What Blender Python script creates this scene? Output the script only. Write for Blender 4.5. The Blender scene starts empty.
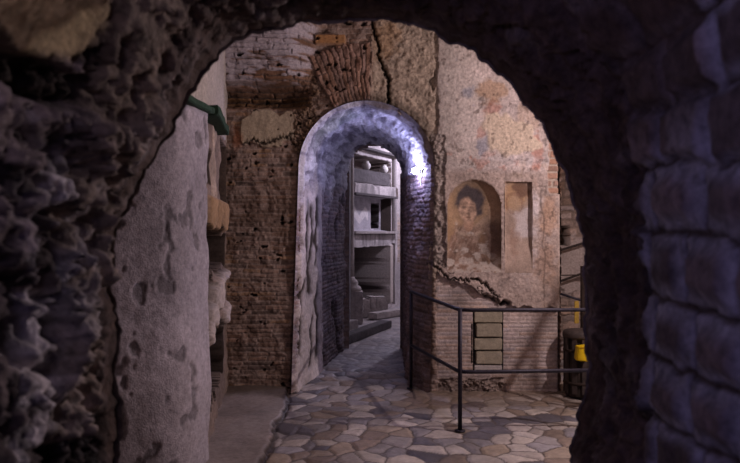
import bpy, bmesh, math, random
import numpy as np
from mathutils import Vector, Matrix
C = bpy.context.scene.collection
random.seed(3)
F = 700.0; CX = 370.0; CY = 231.5; EYE = 1.65
YF = 7.15                                   # distance of the doorway wall
def at(px, py, Y): return ((px-CX)*Y/F, Y, EYE-(py-CY)*Y/F)
# ---------------------------------------------------------------- numpy noise
def h3(i, j, k, s=0):
    n = (i.astype(np.int64)*374761393 + j.astype(np.int64)*668265263 + k.astype(np.int64)*2147483647 + s*974634777) & 0xffffffff
    n = ((n ^ (n >> 13))*1274126177) & 0xffffffff
    n = ((n ^ (n >> 16))*2246822519) & 0xffffffff
    return ((n ^ (n >> 15)) & 0xffffff)/float(0xffffff)
def vn(x, y, z=None, s=0):
    x = np.asarray(x, float); y = np.asarray(y, float)
    z = np.zeros_like(x) if z is None else np.asarray(z, float)+0*x
    i, j, k = np.floor(x), np.floor(y), np.floor(z)
    f, g, h = x-i, y-j, z-k
    f = f*f*(3-2*f); g = g*g*(3-2*g); h = h*h*(3-2*h)
    r = 0
    for a in (0, 1):
        for b in (0, 1):
            for c in (0, 1):
                r = r + h3(i+a, j+b, k+c, s)*(f if a else 1-f)*(g if b else 1-g)*(h if c else 1-h)
    return r
def fbm(x, y, z=None, o=4, s=0, g=.5):
    r = 0; a = 1; t = 0; q = 1
    for n in range(o):
        r = r + a*vn(x*q, y*q, None if z is None else z*q, s+n*17); t += a; a *= g; q *= 2.03
    return r/t
def sm(a, b, x):
    t = np.clip((x-a)/(b-a), 0, 1); return t*t*(3-2*t)
def mix(a, b, t):
    a = np.asarray(a, float); b = np.asarray(b, float); t = np.asarray(t)[..., None]
    return a*(1-t)+b*t
def cell(x, y, s=0, jit=.9):
    """voronoi: id random (3 values) and distance to the cell edge"""
    i, j = np.floor(x), np.floor(y)
    best = np.full(x.shape, 9.); bx = np.zeros_like(x); by = np.zeros_like(x); bi = np.zeros_like(x); bj = np.zeros_like(x)
    z0 = np.zeros_like(x)
    for a in range(-2, 3):
        for b in range(-2, 3):
            cx = i+a+.5+(h3(i+a, j+b, z0, s)-.5)*jit; cy = j+b+.5+(h3(i+a, j+b, z0, s+5)-.5)*jit
            d = (cx-x)**2+(cy-y)**2; m = d < best
            best = np.where(m, d, best); bx = np.where(m, cx, bx); by = np.where(m, cy, by); bi = np.where(m, i+a, bi); bj = np.where(m, j+b, bj)
    e = np.full(x.shape, 9.)
    for a in range(-2, 3):
        for b in range(-2, 3):
            cx = i+a+.5+(h3(i+a, j+b, z0, s)-.5)*jit; cy = j+b+.5+(h3(i+a, j+b, z0, s+5)-.5)*jit
            dx, dy = cx-bx, cy-by; L = np.sqrt(dx*dx+dy*dy)
            dd = ((cx+bx)/2-x)*dx/np.maximum(L, 1e-6)+((cy+by)/2-y)*dy/np.maximum(L, 1e-6)
            e = np.where(L > 1e-5, np.minimum(e, dd), e)
    return h3(bi, bj, z0, s+11), h3(bi, bj, z0, s+12), e
def brick(u, v, bw, bh, j=.25, s=0, wob=.3):
    """returns brick mask 0..1, random id, second random"""
    v2 = v+(vn(u*2.2, v*2.2, s=s)-.5)*bh*wob+(vn(u*14, v*14, s=s+3)-.5)*bh*.22*wob*2
    row = np.floor(v2/bh); z0 = np.zeros_like(row)
    u2 = u+h3(row, z0, z0, s+1)*bw*3+(vn(u*9, v*12, s=s+4)-.5)*bw*.08
    w = bw*(.75+.5*h3(row, z0, z0, s+2))
    col = np.floor(u2/w)
    fu = (u2/w-col)*w; fv = (v2/bh-row)*bh
    jj = bh*j*(.5+h3(row, z0, z0, s+6))
    eu = np.minimum(fu, w-fu); ev = np.minimum(fv, bh-fv)
    m = sm(jj*.2, jj*.75, eu)*sm(jj*.2, jj*.75, ev)
    return m, h3(row, col, z0, s+8), h3(row, col, z0, s+9)
def blob(X, Y, cx, cy, rx, ry, soft=.25, n=0., s=0, f=.15):
    d = np.sqrt(((X-cx)/rx)**2+((Y-cy)/ry)**2)+(fbm(X*f, Y*f, o=3, s=s)-.5)*2*n
    return 1-sm(1-soft, 1+soft, d)
# ---------------------------------------------------------------- materials
def mat(name, base=None, rough=.9, nscale=30, namt=.35, bump=.3, bscale=60, metal=0., emit=None, spec=.3, detail=6):
    m = bpy.data.materials.new(name); m.use_nodes = True; t = m.node_tree; N = t.nodes; L = t.links
    b = N['Principled BSDF']; b.inputs['Roughness'].default_value = rough; b.inputs['Metallic'].default_value = metal
    b.inputs['Specular IOR Level'].default_value = spec
    tc = N.new('ShaderNodeTexCoord')
    no = N.new('ShaderNodeTexNoise'); no.inputs['Scale'].default_value = nscale; no.inputs['Detail'].default_value = detail; no.inputs['Roughness'].default_value = .65
    L.new(tc.outputs['Object'], no.inputs['Vector'])
    mr = N.new('ShaderNodeMapRange'); mr.inputs[1].default_value = .3; mr.inputs[2].default_value = .7
    mr.inputs[3].default_value = 1-namt; mr.inputs[4].default_value = 1+namt; L.new(no.outputs['Fac'], mr.inputs[0])
    vm = N.new('ShaderNodeVectorMath'); vm.operation = 'SCALE'; L.new(mr.outputs[0], vm.inputs['Scale'])
    if base is None:
        a = N.new('ShaderNodeAttribute'); a.attribute_name = 'Col'; L.new(a.outputs['Color'], vm.inputs[0])
    else: vm.inputs[0].default_value = base[:3]
    L.new(vm.outputs[0], b.inputs['Base Color'])
    if bump:
        n2 = N.new('ShaderNodeTexNoise'); n2.inputs['Scale'].default_value = bscale; n2.inputs['Detail'].default_value = 5
        L.new(tc.outputs['Object'], n2.inputs['Vector'])
        bp = N.new('ShaderNodeBump'); bp.inputs['Strength'].default_value = bump; bp.inputs['Distance'].default_value = .01
        L.new(n2.outputs['Fac'], bp.inputs['Height']); L.new(bp.outputs[0], b.inputs['Normal'])
    if emit:
        b.inputs['Emission Color'].default_value = (*emit[:3], 1); b.inputs['Emission Strength'].default_value = emit[3]
    return m
M = dict(
    masonry=mat('old_masonry', rough=.92, namt=.3, nscale=38, bump=.5, bscale=90),
    tufa=mat('rough_tufa', rough=.85, namt=.5, nscale=22, bump=.8, bscale=60),
    paving=mat('worn_paving', rough=.55, namt=.22, nscale=26, bump=.35, bscale=40, spec=.4),
    fresco=mat('painted_plaster', rough=.9, namt=.22, nscale=60, bump=.35, bscale=120),
    iron=mat('dark_iron', (.035, .031, .042), rough=.5, metal=.5, namt=.4, bump=.2),
    rust=mat('rusty_iron', (.035, .022, .016), rough=.8, metal=.2, namt=.5),
    stone=mat('pale_stone', (.42, .38, .35), rough=.85, namt=.3, nscale=14, bump=.5, bscale=30),
    darkstone=mat('dark_stone', (.10, .09, .09), rough=.85, namt=.4, nscale=14, bump=.5, bscale=30),
    tuff=mat('yellow_tuff', (.31, .27, .195), rough=.9, namt=.3, nscale=20, bump=.5, bscale=50),
    wood=mat('old_timber', (.03, .02, .015), rough=.75, namt=.5, nscale=9),
    binm=mat('bin_timber', (.05, .036, .03), rough=.7, namt=.4, nscale=12),
    yellow=mat('yellow_plastic', (.75, .50, .01), rough=.45, namt=.06, bump=0),
    moss=mat('mossy_ledge', (.025, .06, .035), rough=.85, namt=.5, nscale=25, bump=.6),
    white=mat('white_ceramic', (.75, .73, .68), rough=.6, namt=.15),
    plate=mat('lamp_plate', (.35, .35, .38), rough=.5, metal=.5, bump=0, namt=.1),
    bulb=mat('lamp_glass', (.8, .85, 1), rough=.3, bump=0, namt=0, emit=(.72, .78, 1., 90)),
)
# ---------------------------------------------------------------- object helpers
def props(o, label=None, cat=None, group=None, kind=None):
    if label: o['label'] = label
    if cat: o['category'] = cat
    if group: o['group'] = group
    if kind: o['kind'] = kind
    return o
def grid(name, P, col, m, parent=None, drop=None, smooth=True, struct=True):
    """P (a,b,3) positions, col (a,b,3) albedo, drop (a-1,b-1) bool faces to leave out"""
    a, b = P.shape[:2]
    idx = np.arange(a*b).reshape(a, b)
    q = np.stack([idx[:-1, :-1], idx[1:, :-1], idx[1:, 1:], idx[:-1, 1:]], -1)
    q = q[~drop] if drop is not None else q.reshape(-1, 4)
    used = np.zeros(a*b, bool); used[q.ravel()] = True
    rm = np.cumsum(used)-1; q = rm[q]
    V = P.reshape(-1, 3)[used]; K = col.reshape(-1, 3)[used]
    me = bpy.data.meshes.new(name); n = len(q)
    me.vertices.add(len(V)); me.vertices.foreach_set('co', V.astype(np.float32).ravel())
    me.loops.add(n*4); me.loops.foreach_set('vertex_index', q.astype(np.int32).ravel())
    me.polygons.add(n); me.polygons.foreach_set('loop_start', np.arange(0, n*4, 4, dtype=np.int32))
    me.polygons.foreach_set('use_smooth', np.full(n, smooth))
    me.update(calc_edges=True)
    ca = me.color_attributes.new('Col', 'FLOAT_COLOR', 'POINT')
    ca.data.foreach_set('color', np.concatenate([np.clip(K, 0, 1), np.ones((len(K), 1))], 1).astype(np.float32).ravel())
    me.materials.append(m)
    o = bpy.data.objects.new(name, me); C.objects.link(o)
    if parent: o.parent = parent
    elif struct: o['kind'] = 'structure'
    return o
def link(name, bm, m, parent=None, smooth=False):
    bmesh.ops.recalc_face_normals(bm, faces=bm.faces[:])
    me = bpy.data.meshes.new(name); bm.to_mesh(me); bm.free(); me.materials.append(m)
    if smooth:
        for p in me.polygons: p.use_smooth = True
    o = bpy.data.objects.new(name, me); C.objects.link(o)
    if parent: o.parent = parent
    return o
def empty(name, loc, *a, **k):
    o = bpy.data.objects.new(name, None); C.objects.link(o); o.location = loc; o.empty_display_size = .1
    return props(o, *a, **k)
def rel(o, p):                              # vertex list p in world -> local of empty at o.location
    return Vector(p)-o.location
def tube(bm, pts, r, n=10, cap=True):
    pts = [Vector(p) for p in pts]; rings = []
    for i, p in enumerate(pts):
        d = (pts[min(i+1, len(pts)-1)]-pts[max(i-1, 0)]).normalized()
        up = Vector((0, 0, 1)) if abs(d.z) < .9 else Vector((1, 0, 0))
        x = d.cross(up).normalized(); y = x.cross(d)
        rr = r[i] if isinstance(r, (list, tuple)) else r
        rings.append([bm.verts.new(p+x*math.cos(t)*rr+y*math.sin(t)*rr) for t in [2*math.pi*k/n for k in range(n)]])
    for A, B in zip(rings, rings[1:]):
        for k in range(n): bm.faces.new((A[k], A[(k+1) % n], B[(k+1) % n], B[k]))
    if cap: bm.faces.new(rings[0]); bm.faces.new(rings[-1][::-1])
    return bm
def bend(pts, r=.06, n=5):                  # round the corners of a polyline
    pts = [Vector(p) for p in pts]; out = [pts[0]]
    for a, b, c in zip(pts, pts[1:], pts[2:]):
        p = b+(a-b).normalized()*r; q = b+(c-b).normalized()*r
        for i in range(n+1):
            t = i/n; out.append(p*(1-t)**2+b*2*t*(1-t)+q*t*t)
    return out+[pts[-1]]
def block(bm, c, size, rot=None, rough=0., seed=0, cuts=5, bev=.015):
    """a worn, slightly irregular stone block"""
    t = bmesh.new(); bmesh.ops.create_cube(t, size=1)
    for v in t.verts: v.co = Vector((v.co.x*size[0], v.co.y*size[1], v.co.z*size[2]))
    if bev: bmesh.ops.bevel(t, geom=t.edges[:], offset=bev, segments=2, affect='EDGES')
    if rough:
        bmesh.ops.subdivide_edges(t, edges=t.edges[:], cuts=cuts, use_grid_fill=True)
        cs = np.array([v.co[:] for v in t.verts])+seed*3.7
        d = [fbm(cs[:, 0]*7+k*9, cs[:, 1]*7, cs[:, 2]*7, o=3, s=seed+k)-.5 for k in range(3)]
        for i, v in enumerate(t.verts): v.co += Vector((d[0][i], d[1][i], d[2][i]))*rough*2
    Mx = Matrix.Translation(Vector(c)) @ (rot.to_4x4() if rot else Matrix.Identity(4))
    t.transform(Mx); me = bpy.data.meshes.new('t'); t.to_mesh(me); t.free(); bm.from_mesh(me); bpy.data.meshes.remove(me)
    return bm
def lathe(bm, prof, c, n=24, wob=0):
    rings = []
    for r, z in prof:
        rings.append([bm.verts.new((c[0]+math.cos(2*math.pi*k/n)*r*(1+wob*math.sin(3*k+z*40)), c[1]+math.sin(2*math.pi*k/n)*r, c[2]+z)) for k in range(n)])
    for A, B in zip(rings, rings[1:]):
        for k in range(n): bm.faces.new((A[k], A[(k+1) % n], B[(k+1) % n], B[k]))
    bm.faces.new(rings[0][::-1]); bm.faces.new(rings[-1])
    return bm
def lin(x0, x1, st): return np.linspace(x0, x1, max(2, int(round(abs(x1-x0)/st))+1))
def polyline(pts, st):
    pts = np.array(pts, float); d = np.r_[0, np.cumsum(np.linalg.norm(np.diff(pts, axis=0), axis=1))]
    s = lin(0, d[-1], st); xy = np.stack([np.interp(s, d, pts[:, k]) for k in range(pts.shape[1])], 1)
    return s, xy
# palettes (albedo)
PLA = np.array((.52, .44, .40)); PLW = np.array((.66, .60, .58)); BR = np.array((.245, .165, .125)); MOR = np.array((.30, .235, .195))
DIRT_SHADE = np.array((.07, .05, .04)); OCH = np.array((.42, .24, .10)); RED = np.array((.40, .16, .10)); BLUE = np.array((.20, .23, .30)); TAN = np.array((.40, .27, .17))  # the darkest tone is dirt and also paints shade inside holes and recesses
def brickcol(r1, r2, m, base=BR, mor=MOR, var=.55):
    c = base*(1-var/2+var*r1)[..., None]*np.stack([1+.15*(r2-.5), 1+0*r2, 1-.2*(r2-.5)], -1)
    return mix(mor, c, m)

# ================================================================ FLOOR
def stone_floor(x, y, sp=.185, far=False):
    wx = x+(fbm(x*1.3, y*1.3, s=40)-.5)*.25+(fbm(x*9, y*9, o=2, s=42)-.5)*.05
    wy = y+(fbm(x*1.3, y*1.3, s=41)-.5)*.25+(fbm(x*9, y*9, o=2, s=43)-.5)*.05
    r1, r2, e = cell(wx/sp, wy/sp*.92, s=7, jit=.98); e = e*sp
    st = sm(.002, .010, e)
    pal = np.array([(.32, .29, .28), (.40, .35, .31), (.24, .22, .225), (.33, .265, .205), (.48, .43, .39), (.12, .11, .125), (.25, .195, .155), (.35, .31, .285), (.44, .39, .34), (.29, .27, .28)])
    c = pal[np.minimum((r1*len(pal)).astype(int), len(pal)-1)]*(.8+.4*r2)[..., None]
    c = c*(.72+.56*fbm(x*11, y*11, o=4, s=55))[..., None]
    grime = sm(.45, .75, fbm(x*1.7, y*1.7, o=4, s=77))
    c = mix(c, c*.5+np.array((.03, .022, .015)), grime*.6)
    c = mix(np.array((.085, .068, .058)), c, st)
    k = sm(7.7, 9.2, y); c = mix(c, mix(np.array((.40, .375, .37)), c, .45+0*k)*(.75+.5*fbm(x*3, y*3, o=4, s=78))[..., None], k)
    hh = .010*sm(0, .035, e)+.006*(r2-.5)+.006*fbm(x*7, y*7, o=3, s=60)
    return hh, c
def floor_surface(xs, ys):
    X, Y = np.meshgrid(xs, ys, indexing='ij')
    h, c = stone_floor(X, Y)
    # smooth beaten slab on the left, under the brick pier
    edge = -0.80+(Y-7.15)*(.74-.60)/2.05*1.0  # from the pier corner towards the viewer
    edge = np.interp(Y, [5.0, 7.15], [-.775, -.80])+(fbm(X*0+3, Y*5, o=3, s=9)-.5)*.10
    k = sm(.02, -.02, -(edge-X))*0+sm(-.015, .015, edge-X)*(Y < 7.3)
    sl = np.array((.31, .265, .24))*(.6+.8*fbm(X*4, Y*4, o=5, s=31))[..., None]
    sl = mix(sl, np.array((.075, .055, .04)), sm(6.75, 7.1, Y+(fbm(X*6, Y*6, s=3)-.5)*.4)*.8)
    c = mix(c, sl, k); h = h*(1-k)+k*(.022+.03*fbm(X*2.5, Y*2.5, o=4, s=13)+.05*sm(6.8, 7.15, Y))
    gap = np.exp(-((edge-X)/.018)**2)*(Y < 7.2); c = mix(c, DIRT_SHADE*.6, gap); h = h-gap*.02
    # earth bank along the foot of the frescoed wall, widened in brown to paint stair shadow
    bank_shade = sm(6.35, 6.75, Y+.35*(fbm(X*2.5, Y*4, o=4, s=8)-.5))*sm(.1, .7, X)*(Y < 7.5); c = mix(c, c*.35+np.array((.07, .045, .028)), bank_shade*.75)
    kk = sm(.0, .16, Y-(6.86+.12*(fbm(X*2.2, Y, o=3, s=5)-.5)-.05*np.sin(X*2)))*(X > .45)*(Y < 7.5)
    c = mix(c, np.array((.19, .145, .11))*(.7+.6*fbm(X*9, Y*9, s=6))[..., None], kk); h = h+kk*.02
    return X, Y, h-.012, c
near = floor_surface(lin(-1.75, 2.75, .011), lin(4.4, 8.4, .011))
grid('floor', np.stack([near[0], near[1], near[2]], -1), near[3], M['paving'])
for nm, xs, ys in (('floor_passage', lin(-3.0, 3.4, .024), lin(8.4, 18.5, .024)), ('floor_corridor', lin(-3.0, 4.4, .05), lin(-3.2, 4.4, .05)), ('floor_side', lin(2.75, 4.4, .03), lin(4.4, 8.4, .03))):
    X, Y = np.meshgrid(xs, ys, indexing='ij'); h, c = stone_floor(X, Y, sp=.185)
    if 'pass' in nm: pass
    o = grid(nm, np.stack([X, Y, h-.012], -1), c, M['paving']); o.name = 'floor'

# ================================================================ DOORWAY WALL (the wall facing the viewer)
AX, AZ, AR = at(366.5, 169, YF)[0], at(366.5, 169, YF)[2], 66.5*YF/F      # outer arch centre, radius
def door_out(x, z):                                      # signed: <0 inside the opening
    xl = np.interp(z, [0, AZ], [-.79, AX-AR]); xr = np.interp(z, [0, AZ], [.60, AX+AR])
    dl = xl-x; dr = x-xr; side = np.maximum(dl, dr)
    up = np.sqrt((x-AX)**2+(z-AZ)**2)-AR
    return np.where(z > AZ, up, side)
NX, NZ0, NZ1, NW = at(473.5, 0, YF)[0], at(0, 272, YF)[2], at(0, 180, YF)[2], 27*YF/F    # saint niche
def niche_in(x, z):
    zc = NZ1-NW
    up = np.sqrt(((x-NX)/NW)**2+((z-zc)/NW)**2); sd = np.maximum(np.abs(x-NX)/NW, (NZ0-z)/.2+1)
    return np.where(z > zc, up, sd)                       # <1 inside
PX0, PX1, PZ0, PZ1 = at(504, 0, YF)[0], at(531, 0, YF)[0], at(0, 272, YF)[2], at(0, 182, YF)[2]  # small side panel
BX0, BX1, BZ0, BZ1 = at(472.5, 0, YF)[0], at(503.5, 0, YF)[0], at(0, 372, YF)[2], at(0, 309, YF)[2]  # block infill
def wall_fn(x, z, part):
    p = CX+x*F/YF; q = CY-(z-EYE)*F/YF                    # the photo's pixel frame on this plane, as plain plan units
    n1 = fbm(p*.05, q*.05, o=5, s=1); n2 = fbm(p*.16, q*.16, o=4, s=2); n3 = fbm(p*.5, q*.5, o=3, s=3)
    m, r1, r2 = brick(x, z, .24, .047, s=4)
    bc = brickcol(r1, r2, m); bc = bc*(.65+.7*n2)[..., None]
    bc = mix(bc, np.array((.34, .22, .13))*(.7+.6*n2)[..., None], m*(r2 > .88)*.7); bc = mix(bc, bc*.5, m*(r2 < .12)*.8)
    # pale mortar smears on the bricks
    bc = mix(bc, MOR*1.05, sm(.45, .68, n2)*.6); bc = mix(bc, np.array((.13, .085, .06)), sm(.50, .66, fbm(p*.035+9, q*.06, o=4, s=12))*.55)
    d = .009*m+.035*(n2-.5)+.05*(n1-.5)+.010*(r1-.5)*m+.012*(n3-.5)      # relief towards the viewer
    c = bc
    # ---------------- left part
    L = sm(372, 362, p)
    # pale plaster patch above the brick pier
    pat = blob(p, q, 268, 128, 33, 17, .10, .4, s=8, f=.09)*sm(238, 244, p)
    pc = np.array((.42, .35, .25))*(.7+.6*fbm(p*.35, q*.12, o=4, s=9))[..., None]
    c = mix(c, pc, pat); d = np.where(pat > .5, .035+.01*n2, d)
    c = mix(c, OCH*np.array((.8, .5, .45)), blob(p, q, 238, 139, 5, 11, .5, .6, s=10)*.6)
    # rough rubble strip beside the springing
    rub = sm(290, 298, p+8*(n2-.5))*sm(322, 314, p+10*(n2-.5))*sm(160, 150, q)*sm(70, 80, q)
    rr = cell((p+14*n2)/8, (q+12*n3)/6, s=3); rc = mix(DIRT_SHADE*2.2, TAN*.75, sm(.0, .3, rr[2])*(.5+.5*rr[0]))*(.7+.6*n3)[..., None]
    c = mix(c, rc, rub*L); d = np.where(rub*L > .5, .03*sm(0, .4, rr[2])+.03*rr[0]-.02+.05*(n3-.5), d)
    # hollow (broken vault) with long courses, overhanging towards the top
    top = sm(112, 104, q+6*(n1-.5))*sm(322-(q-30)*.10, 312-(q-30)*.10, p)
    m2, s1, s2 = brick(x+.1*n1, z+.03*(n1-.5), .36, .046, s=14, wob=.5)
    tc = brickcol(s1, s2, m2, base=np.array((.22, .13, .085)), mor=np.array((.14, .10, .08)))
    lime = sm(.42, .56, fbm(p*.05, q*.22, o=5, s=19)+.22*sm(92, 42, q)-.05+.10*sm(290, 245, p)-.12*sm(285, 310, p))*sm(92, 80, q)
    tc = mix(tc, np.array((.46, .42, .45)), lime*.9)
    tc = mix(tc, np.array((.30, .17, .08))*(.6+.8*s1)[..., None], sm(94, 97, q)*m2*.8)
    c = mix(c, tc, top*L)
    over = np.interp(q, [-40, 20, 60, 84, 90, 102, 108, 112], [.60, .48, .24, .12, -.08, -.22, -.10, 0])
    tc = mix(tc, tc*.42, sm(88, 92, q+5*(n2-.5))*sm(112, 104, q)*(.5+.5*sm(.35, .6, n2))); c = mix(c, tc, top*L*sm(86, 90, q)); wt = top*L*sm(326-(q-30)*.10, 292-(q-30)*.10, p+10*(n2-.5)); d = d*(1-wt)+wt*(over+.035*m2*s1+.02*m2+.05*(n1-.5)+.03*(n2-.5))  # courses darkened here to paint the overhang's shadow into the colour
    # fan of upright bricks over the door
    a = np.degrees(np.arctan2(z-AZ, x-AX)); r = np.hypot(x-AX, z-AZ)
    ang = a+3*(n1-.5)
    inf = sm(84, 86, ang)*sm(119, 117, ang)*sm(AR+.01, AR+.03, r)*sm(AR+.62, AR+.58, r+.1*(n1-.5))
    mf, f1, f2 = brick(r+.05*n2, (ang-80)*.0170+.02*(n2-.5)+.01*(n3-.5), .27, .046, s=24, wob=.5)
    fc = brickcol(f1, f2, mf, base=np.array((.25, .155, .115)), mor=np.array((.17, .12, .095)), var=.4)*(.5+1.*n2)[..., None]
    c = mix(c, fc, inf*(p < 374)); d = np.where((inf > .5) & (p < 374), .04+.016*mf*f1+.010*mf+.05*(n2-.5), d)
    # two flat tiles laid over the fan
    til = sm(314, 318, p)*sm(348, 344, p)*sm(36, 38, q)*sm(47, 45, q)
    c = mix(c, np.array((.36, .19, .08)), til); d = np.where(til > .5, .10, d)
    # ---------------- middle: rough grey plaster between the crack and the fresco
    mid = sm(368, 376, p+6*(n2-.5))*sm(440, 434, p+6*(n1-.5))*sm(285, 275, q)
    mc = np.array((.36, .29, .22))*(.55+.9*n2)[..., None]; mc = mix(mc, np.array((.36, .24, .14)), blob(p, q, 385, 40, 14, 18, .5, .6, s=26)*.8)
    mc = mix(mc, DIRT_SHADE*1.4, sm(.6, .75, n3)*.5)
    c = mix(c, mc, mid); d = np.where(mid > .5, .035+.05*(n2-.5)+.02*(n3-.5), d)
    ring = sm(AR+.13, AR+.06, r+.05*(n1-.5))*(z > AZ)*(r > AR)
    c = mix(c, c*.35, ring*sm(60, 80, a)*0+ring*sm(120, 95, a)*.75)
    # ---------------- right: painted plaster
    R = sm(434, 440, p+6*(n1-.5))
    edgeq = np.interp(p, [428, 437, 450, 470, 482, 500, 512, 560], [262, 272, 281, 284, 296, 306, 305, 309])+7*(fbm(p*.12, q*.05, o=3, s=33)-.5)
    pl = R*sm(edgeq+1.5, edgeq-1.5, q)
    f = PLA*(.40+1.2*n1)[..., None]*(.75+.5*n3)[..., None]*(.8+.4*fbm(p*.02, q*.02, o=3, s=31))[..., None]
    up = sm(168, 162, q)
    f = mix(f, np.array((.50, .42, .37)), sm(.35, .65, fbm(p*.04, q*.04, o=4, s=34))*up*.8)
    f = mix(f, np.array((.27, .24, .21)), sm(462, 448, p+10*(n2-.5))*(.3+.5*n2)*sm(190, 160, q))
    f = mix(f, np.array((.58, .52, .46)), blob(p, q, 462, 100, 20, 60, .6, .9, s=35)*.5)
    f = mix(f, np.array((.42, .27, .16)), blob(p, q, 490, 92, 14, 11, .3, .5, s=36)*.75)
    f = mix(f, RED*.85, blob(p, q, 491, 112, 8, 10, .25, .5, s=37)*.65)
    f = mix(f, BLUE*.9, blob(p, q, 467, 94, 6, 6, .4, .7, s=38)*.6)
    f = mix(f, BLUE, blob(p, q, 483, 146, 6, 9, .4, 1., s=39)*.6)
    f = mix(f, RED, blob(p, q, 481, 133, 5, 6, .3, 1., s=40)*.5)
    f = mix(f, RED*1.1, blob(p, q, 536, 150, 5, 24, .3, .9, s=41)*.6)
    f = mix(f, RED*1.1, sm(.62, .70, fbm(p*.13, q*.13, o=3, s=49))*sm(150, 158, q)*sm(176, 166, q)*.5)
    f = mix(f, np.array((.44, .28, .15)), sm(.55, .7, fbm(p*.09, q*.06, o=4, s=48))*sm(500, 520, p)*sm(88, 110, q)*.35)
    pt = blob(p, q, 509, 139, 23, 28, .12, .9, s=42, f=.05)
    f = mix(f, np.array((.60, .49, .37))*(.9+.2*n2)[..., None], pt)
    # lower fresco zone: pale with brown and white washes
    lo = sm(166, 176, q)
    f = mix(f, np.array((.34, .26, .21))*(.6+.8*n2)[..., None], lo*.75)
    f = mix(f, PLW, blob(p, q, 530, 208, 9, 13, .5, .9, s=43)*.75)
    f = mix(f, PLW*.95, blob(p, q, 527, 248, 8, 22, .5, .9, s=44)*.6)
    f = mix(f, np.array((.40, .25, .16)), blob(p, q, 548, 216, 8, 18, .5, .8, s=45)*.7)
    f = mix(f, np.array((.33, .21, .14)), blob(p, q, 545, 262, 10, 20, .5, .8, s=46)*.6)
    f = mix(f, PLW*.85, np.exp(-((q-158-(p-470)*.05)/4)**2)*sm(470, 480, p)*.5)
    f = mix(f, DIRT_SHADE*1.6, sm(.68, .76, fbm(p*.23, q*.23, o=3, s=47))*.55)
    c = mix(c, f, pl)
    dp = .062+.022*(n1-.5)+.012*(n3-.5)+.008*pt
    dp = dp+.02*np.exp(-((q-160)/4)**2)*sm(462, 475, p)
    d = np.where(pl > .5, dp, d)
    # rubble strip at the left of the fresco (px 430-445)
    st = sm(428, 432, p)*sm(449, 443, p+10*(n1-.5))*sm(130, 140, q)*sm(270, 262, q)
    sc = cell((p+16*n2)/11, (q+14*n3)/9, s=9)
    c = mix(c, mix(np.array((.17, .14, .12)), np.array((.36, .31, .27)), sm(.0, .3, sc[2]))*(.5+n2)[..., None], st*.8); d = np.where(st > .5, .03+.02*sm(0, .4, sc[2])*sc[0]+.06*(n2-.5)+.03*(n3-.5), d)
    # broken band under the plaster: cracks and lumps
    br = R*sm(edgeq-16, edgeq-12, q)*sm(300, 298, q)*sm(505, 495, p)
    cr = np.abs(fbm(p*.07, q*.13, o=4, s=51)-.5)
    crk = sm(.02, .006, cr)*br*.7
    for (xa_, ya_, w_, sd_) in (([428, 436, 447, 456], [262, 268, 278, 282], 1.8, 54), ([450, 462, 478, 486, 494], [277, 280, 279, 286, 297], 1.5, 55), ([436, 452, 466, 480], [276, 289, 294, 301], 1.0, 56), ([484, 492, 500], [284, 292, 304], 1.6, 57)):
        yy_ = np.interp(p, xa_, ya_)+9*(fbm(p*.3, p*0+sd_, o=5, s=sd_, g=.65)-.5)+3*(n3-.5); crk = np.maximum(crk, np.exp(-((q-yy_)/(w_*(.05+1.3*n2)))**2)*(p > xa_[0])*(p < xa_[-1]))
    c = mix(c, DIRT_SHADE*.5, crk); d = d-crk*.05
    hol = blob(p, q, 487, 302, 9, 7, .3, .4, s=52)+blob(p, q, 504, 304, 5, 5, .3, .3, s=53)
    c = mix(c, DIRT_SHADE*.4, np.clip(hol, 0, 1)); d = d-.10*np.clip(hol, 0, 1)
    # lower brick courses: finer and smoother, greyed with lime
    lw = R*sm(edgeq-1.5, edgeq+1.5, q)
    m5, l1, l2 = brick(x, z, .26, .039, j=.35, s=61, wob=.15)
    lc = brickcol(l1, l2, m5, base=np.array((.36, .285, .25)), mor=np.array((.41, .34, .30)), var=.3)*(.45+1.1*n1)[..., None]
    c = mix(c, lc, lw); d = np.where(lw > .5, .005*m5+.012*(n2-.5), d)
    # crumbled foot of the wall
    ft = sm(376, 380, q+6*(n1-.5))*sm(512, 500, p)*R
    fr = cell((p+12*n2)/9, (q+10*n3)/6, s=19); c = mix(c, mix(DIRT_SHADE*1.6, np.array((.30, .235, .195)), sm(.0, .3, fr[2])*(.35+.65*fr[0])), ft*.9); d = np.where(ft > .5, -.02+.03*fr[0]*sm(0, .3, fr[2])+.05*(n2-.5), d)
    # right end: exposed bricks beside the fresco high up
    ex = sm(545, 549, p+5*(n2-.5))*sm(130, 136, q)*sm(196, 192, q)
    m6, e1, e2 = brick(x, z, .2, .075, s=71)
    c = mix(c, brickcol(e1, e2, m6, base=np.array((.33, .2, .14)), mor=np.array((.42, .35, .28))), ex); d = np.where(ex > .5, .02*m6, d)
    # crack running down from the vault to the door arch
    cx = np.interp(q, [0, 20, 45, 60, 80, 103], [371, 373, 378, 380, 387, 388])+4*(fbm(q*.1, q*0+2, o=3, s=65)-.5)
    cx = cx+5*(n2-.5)+3*(n3-.5); ck = np.exp(-((p-cx)/(.5+2.2*n2))**2)*(q < 106); c = mix(c, DIRT_SHADE*.3, ck); d = d-.10*ck
    cx2 = 432+8*(fbm(q*.04+5, q*0, o=3, s=66)-.5); cx2 = cx2+9*(n2-.5); ck2 = np.exp(-((p-cx2)/1.0)**2)*(q < 150)*sm(.45, .6, n1)*.6
    c = mix(c, DIRT_SHADE*.4, ck2); d = d-.04*ck2
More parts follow.
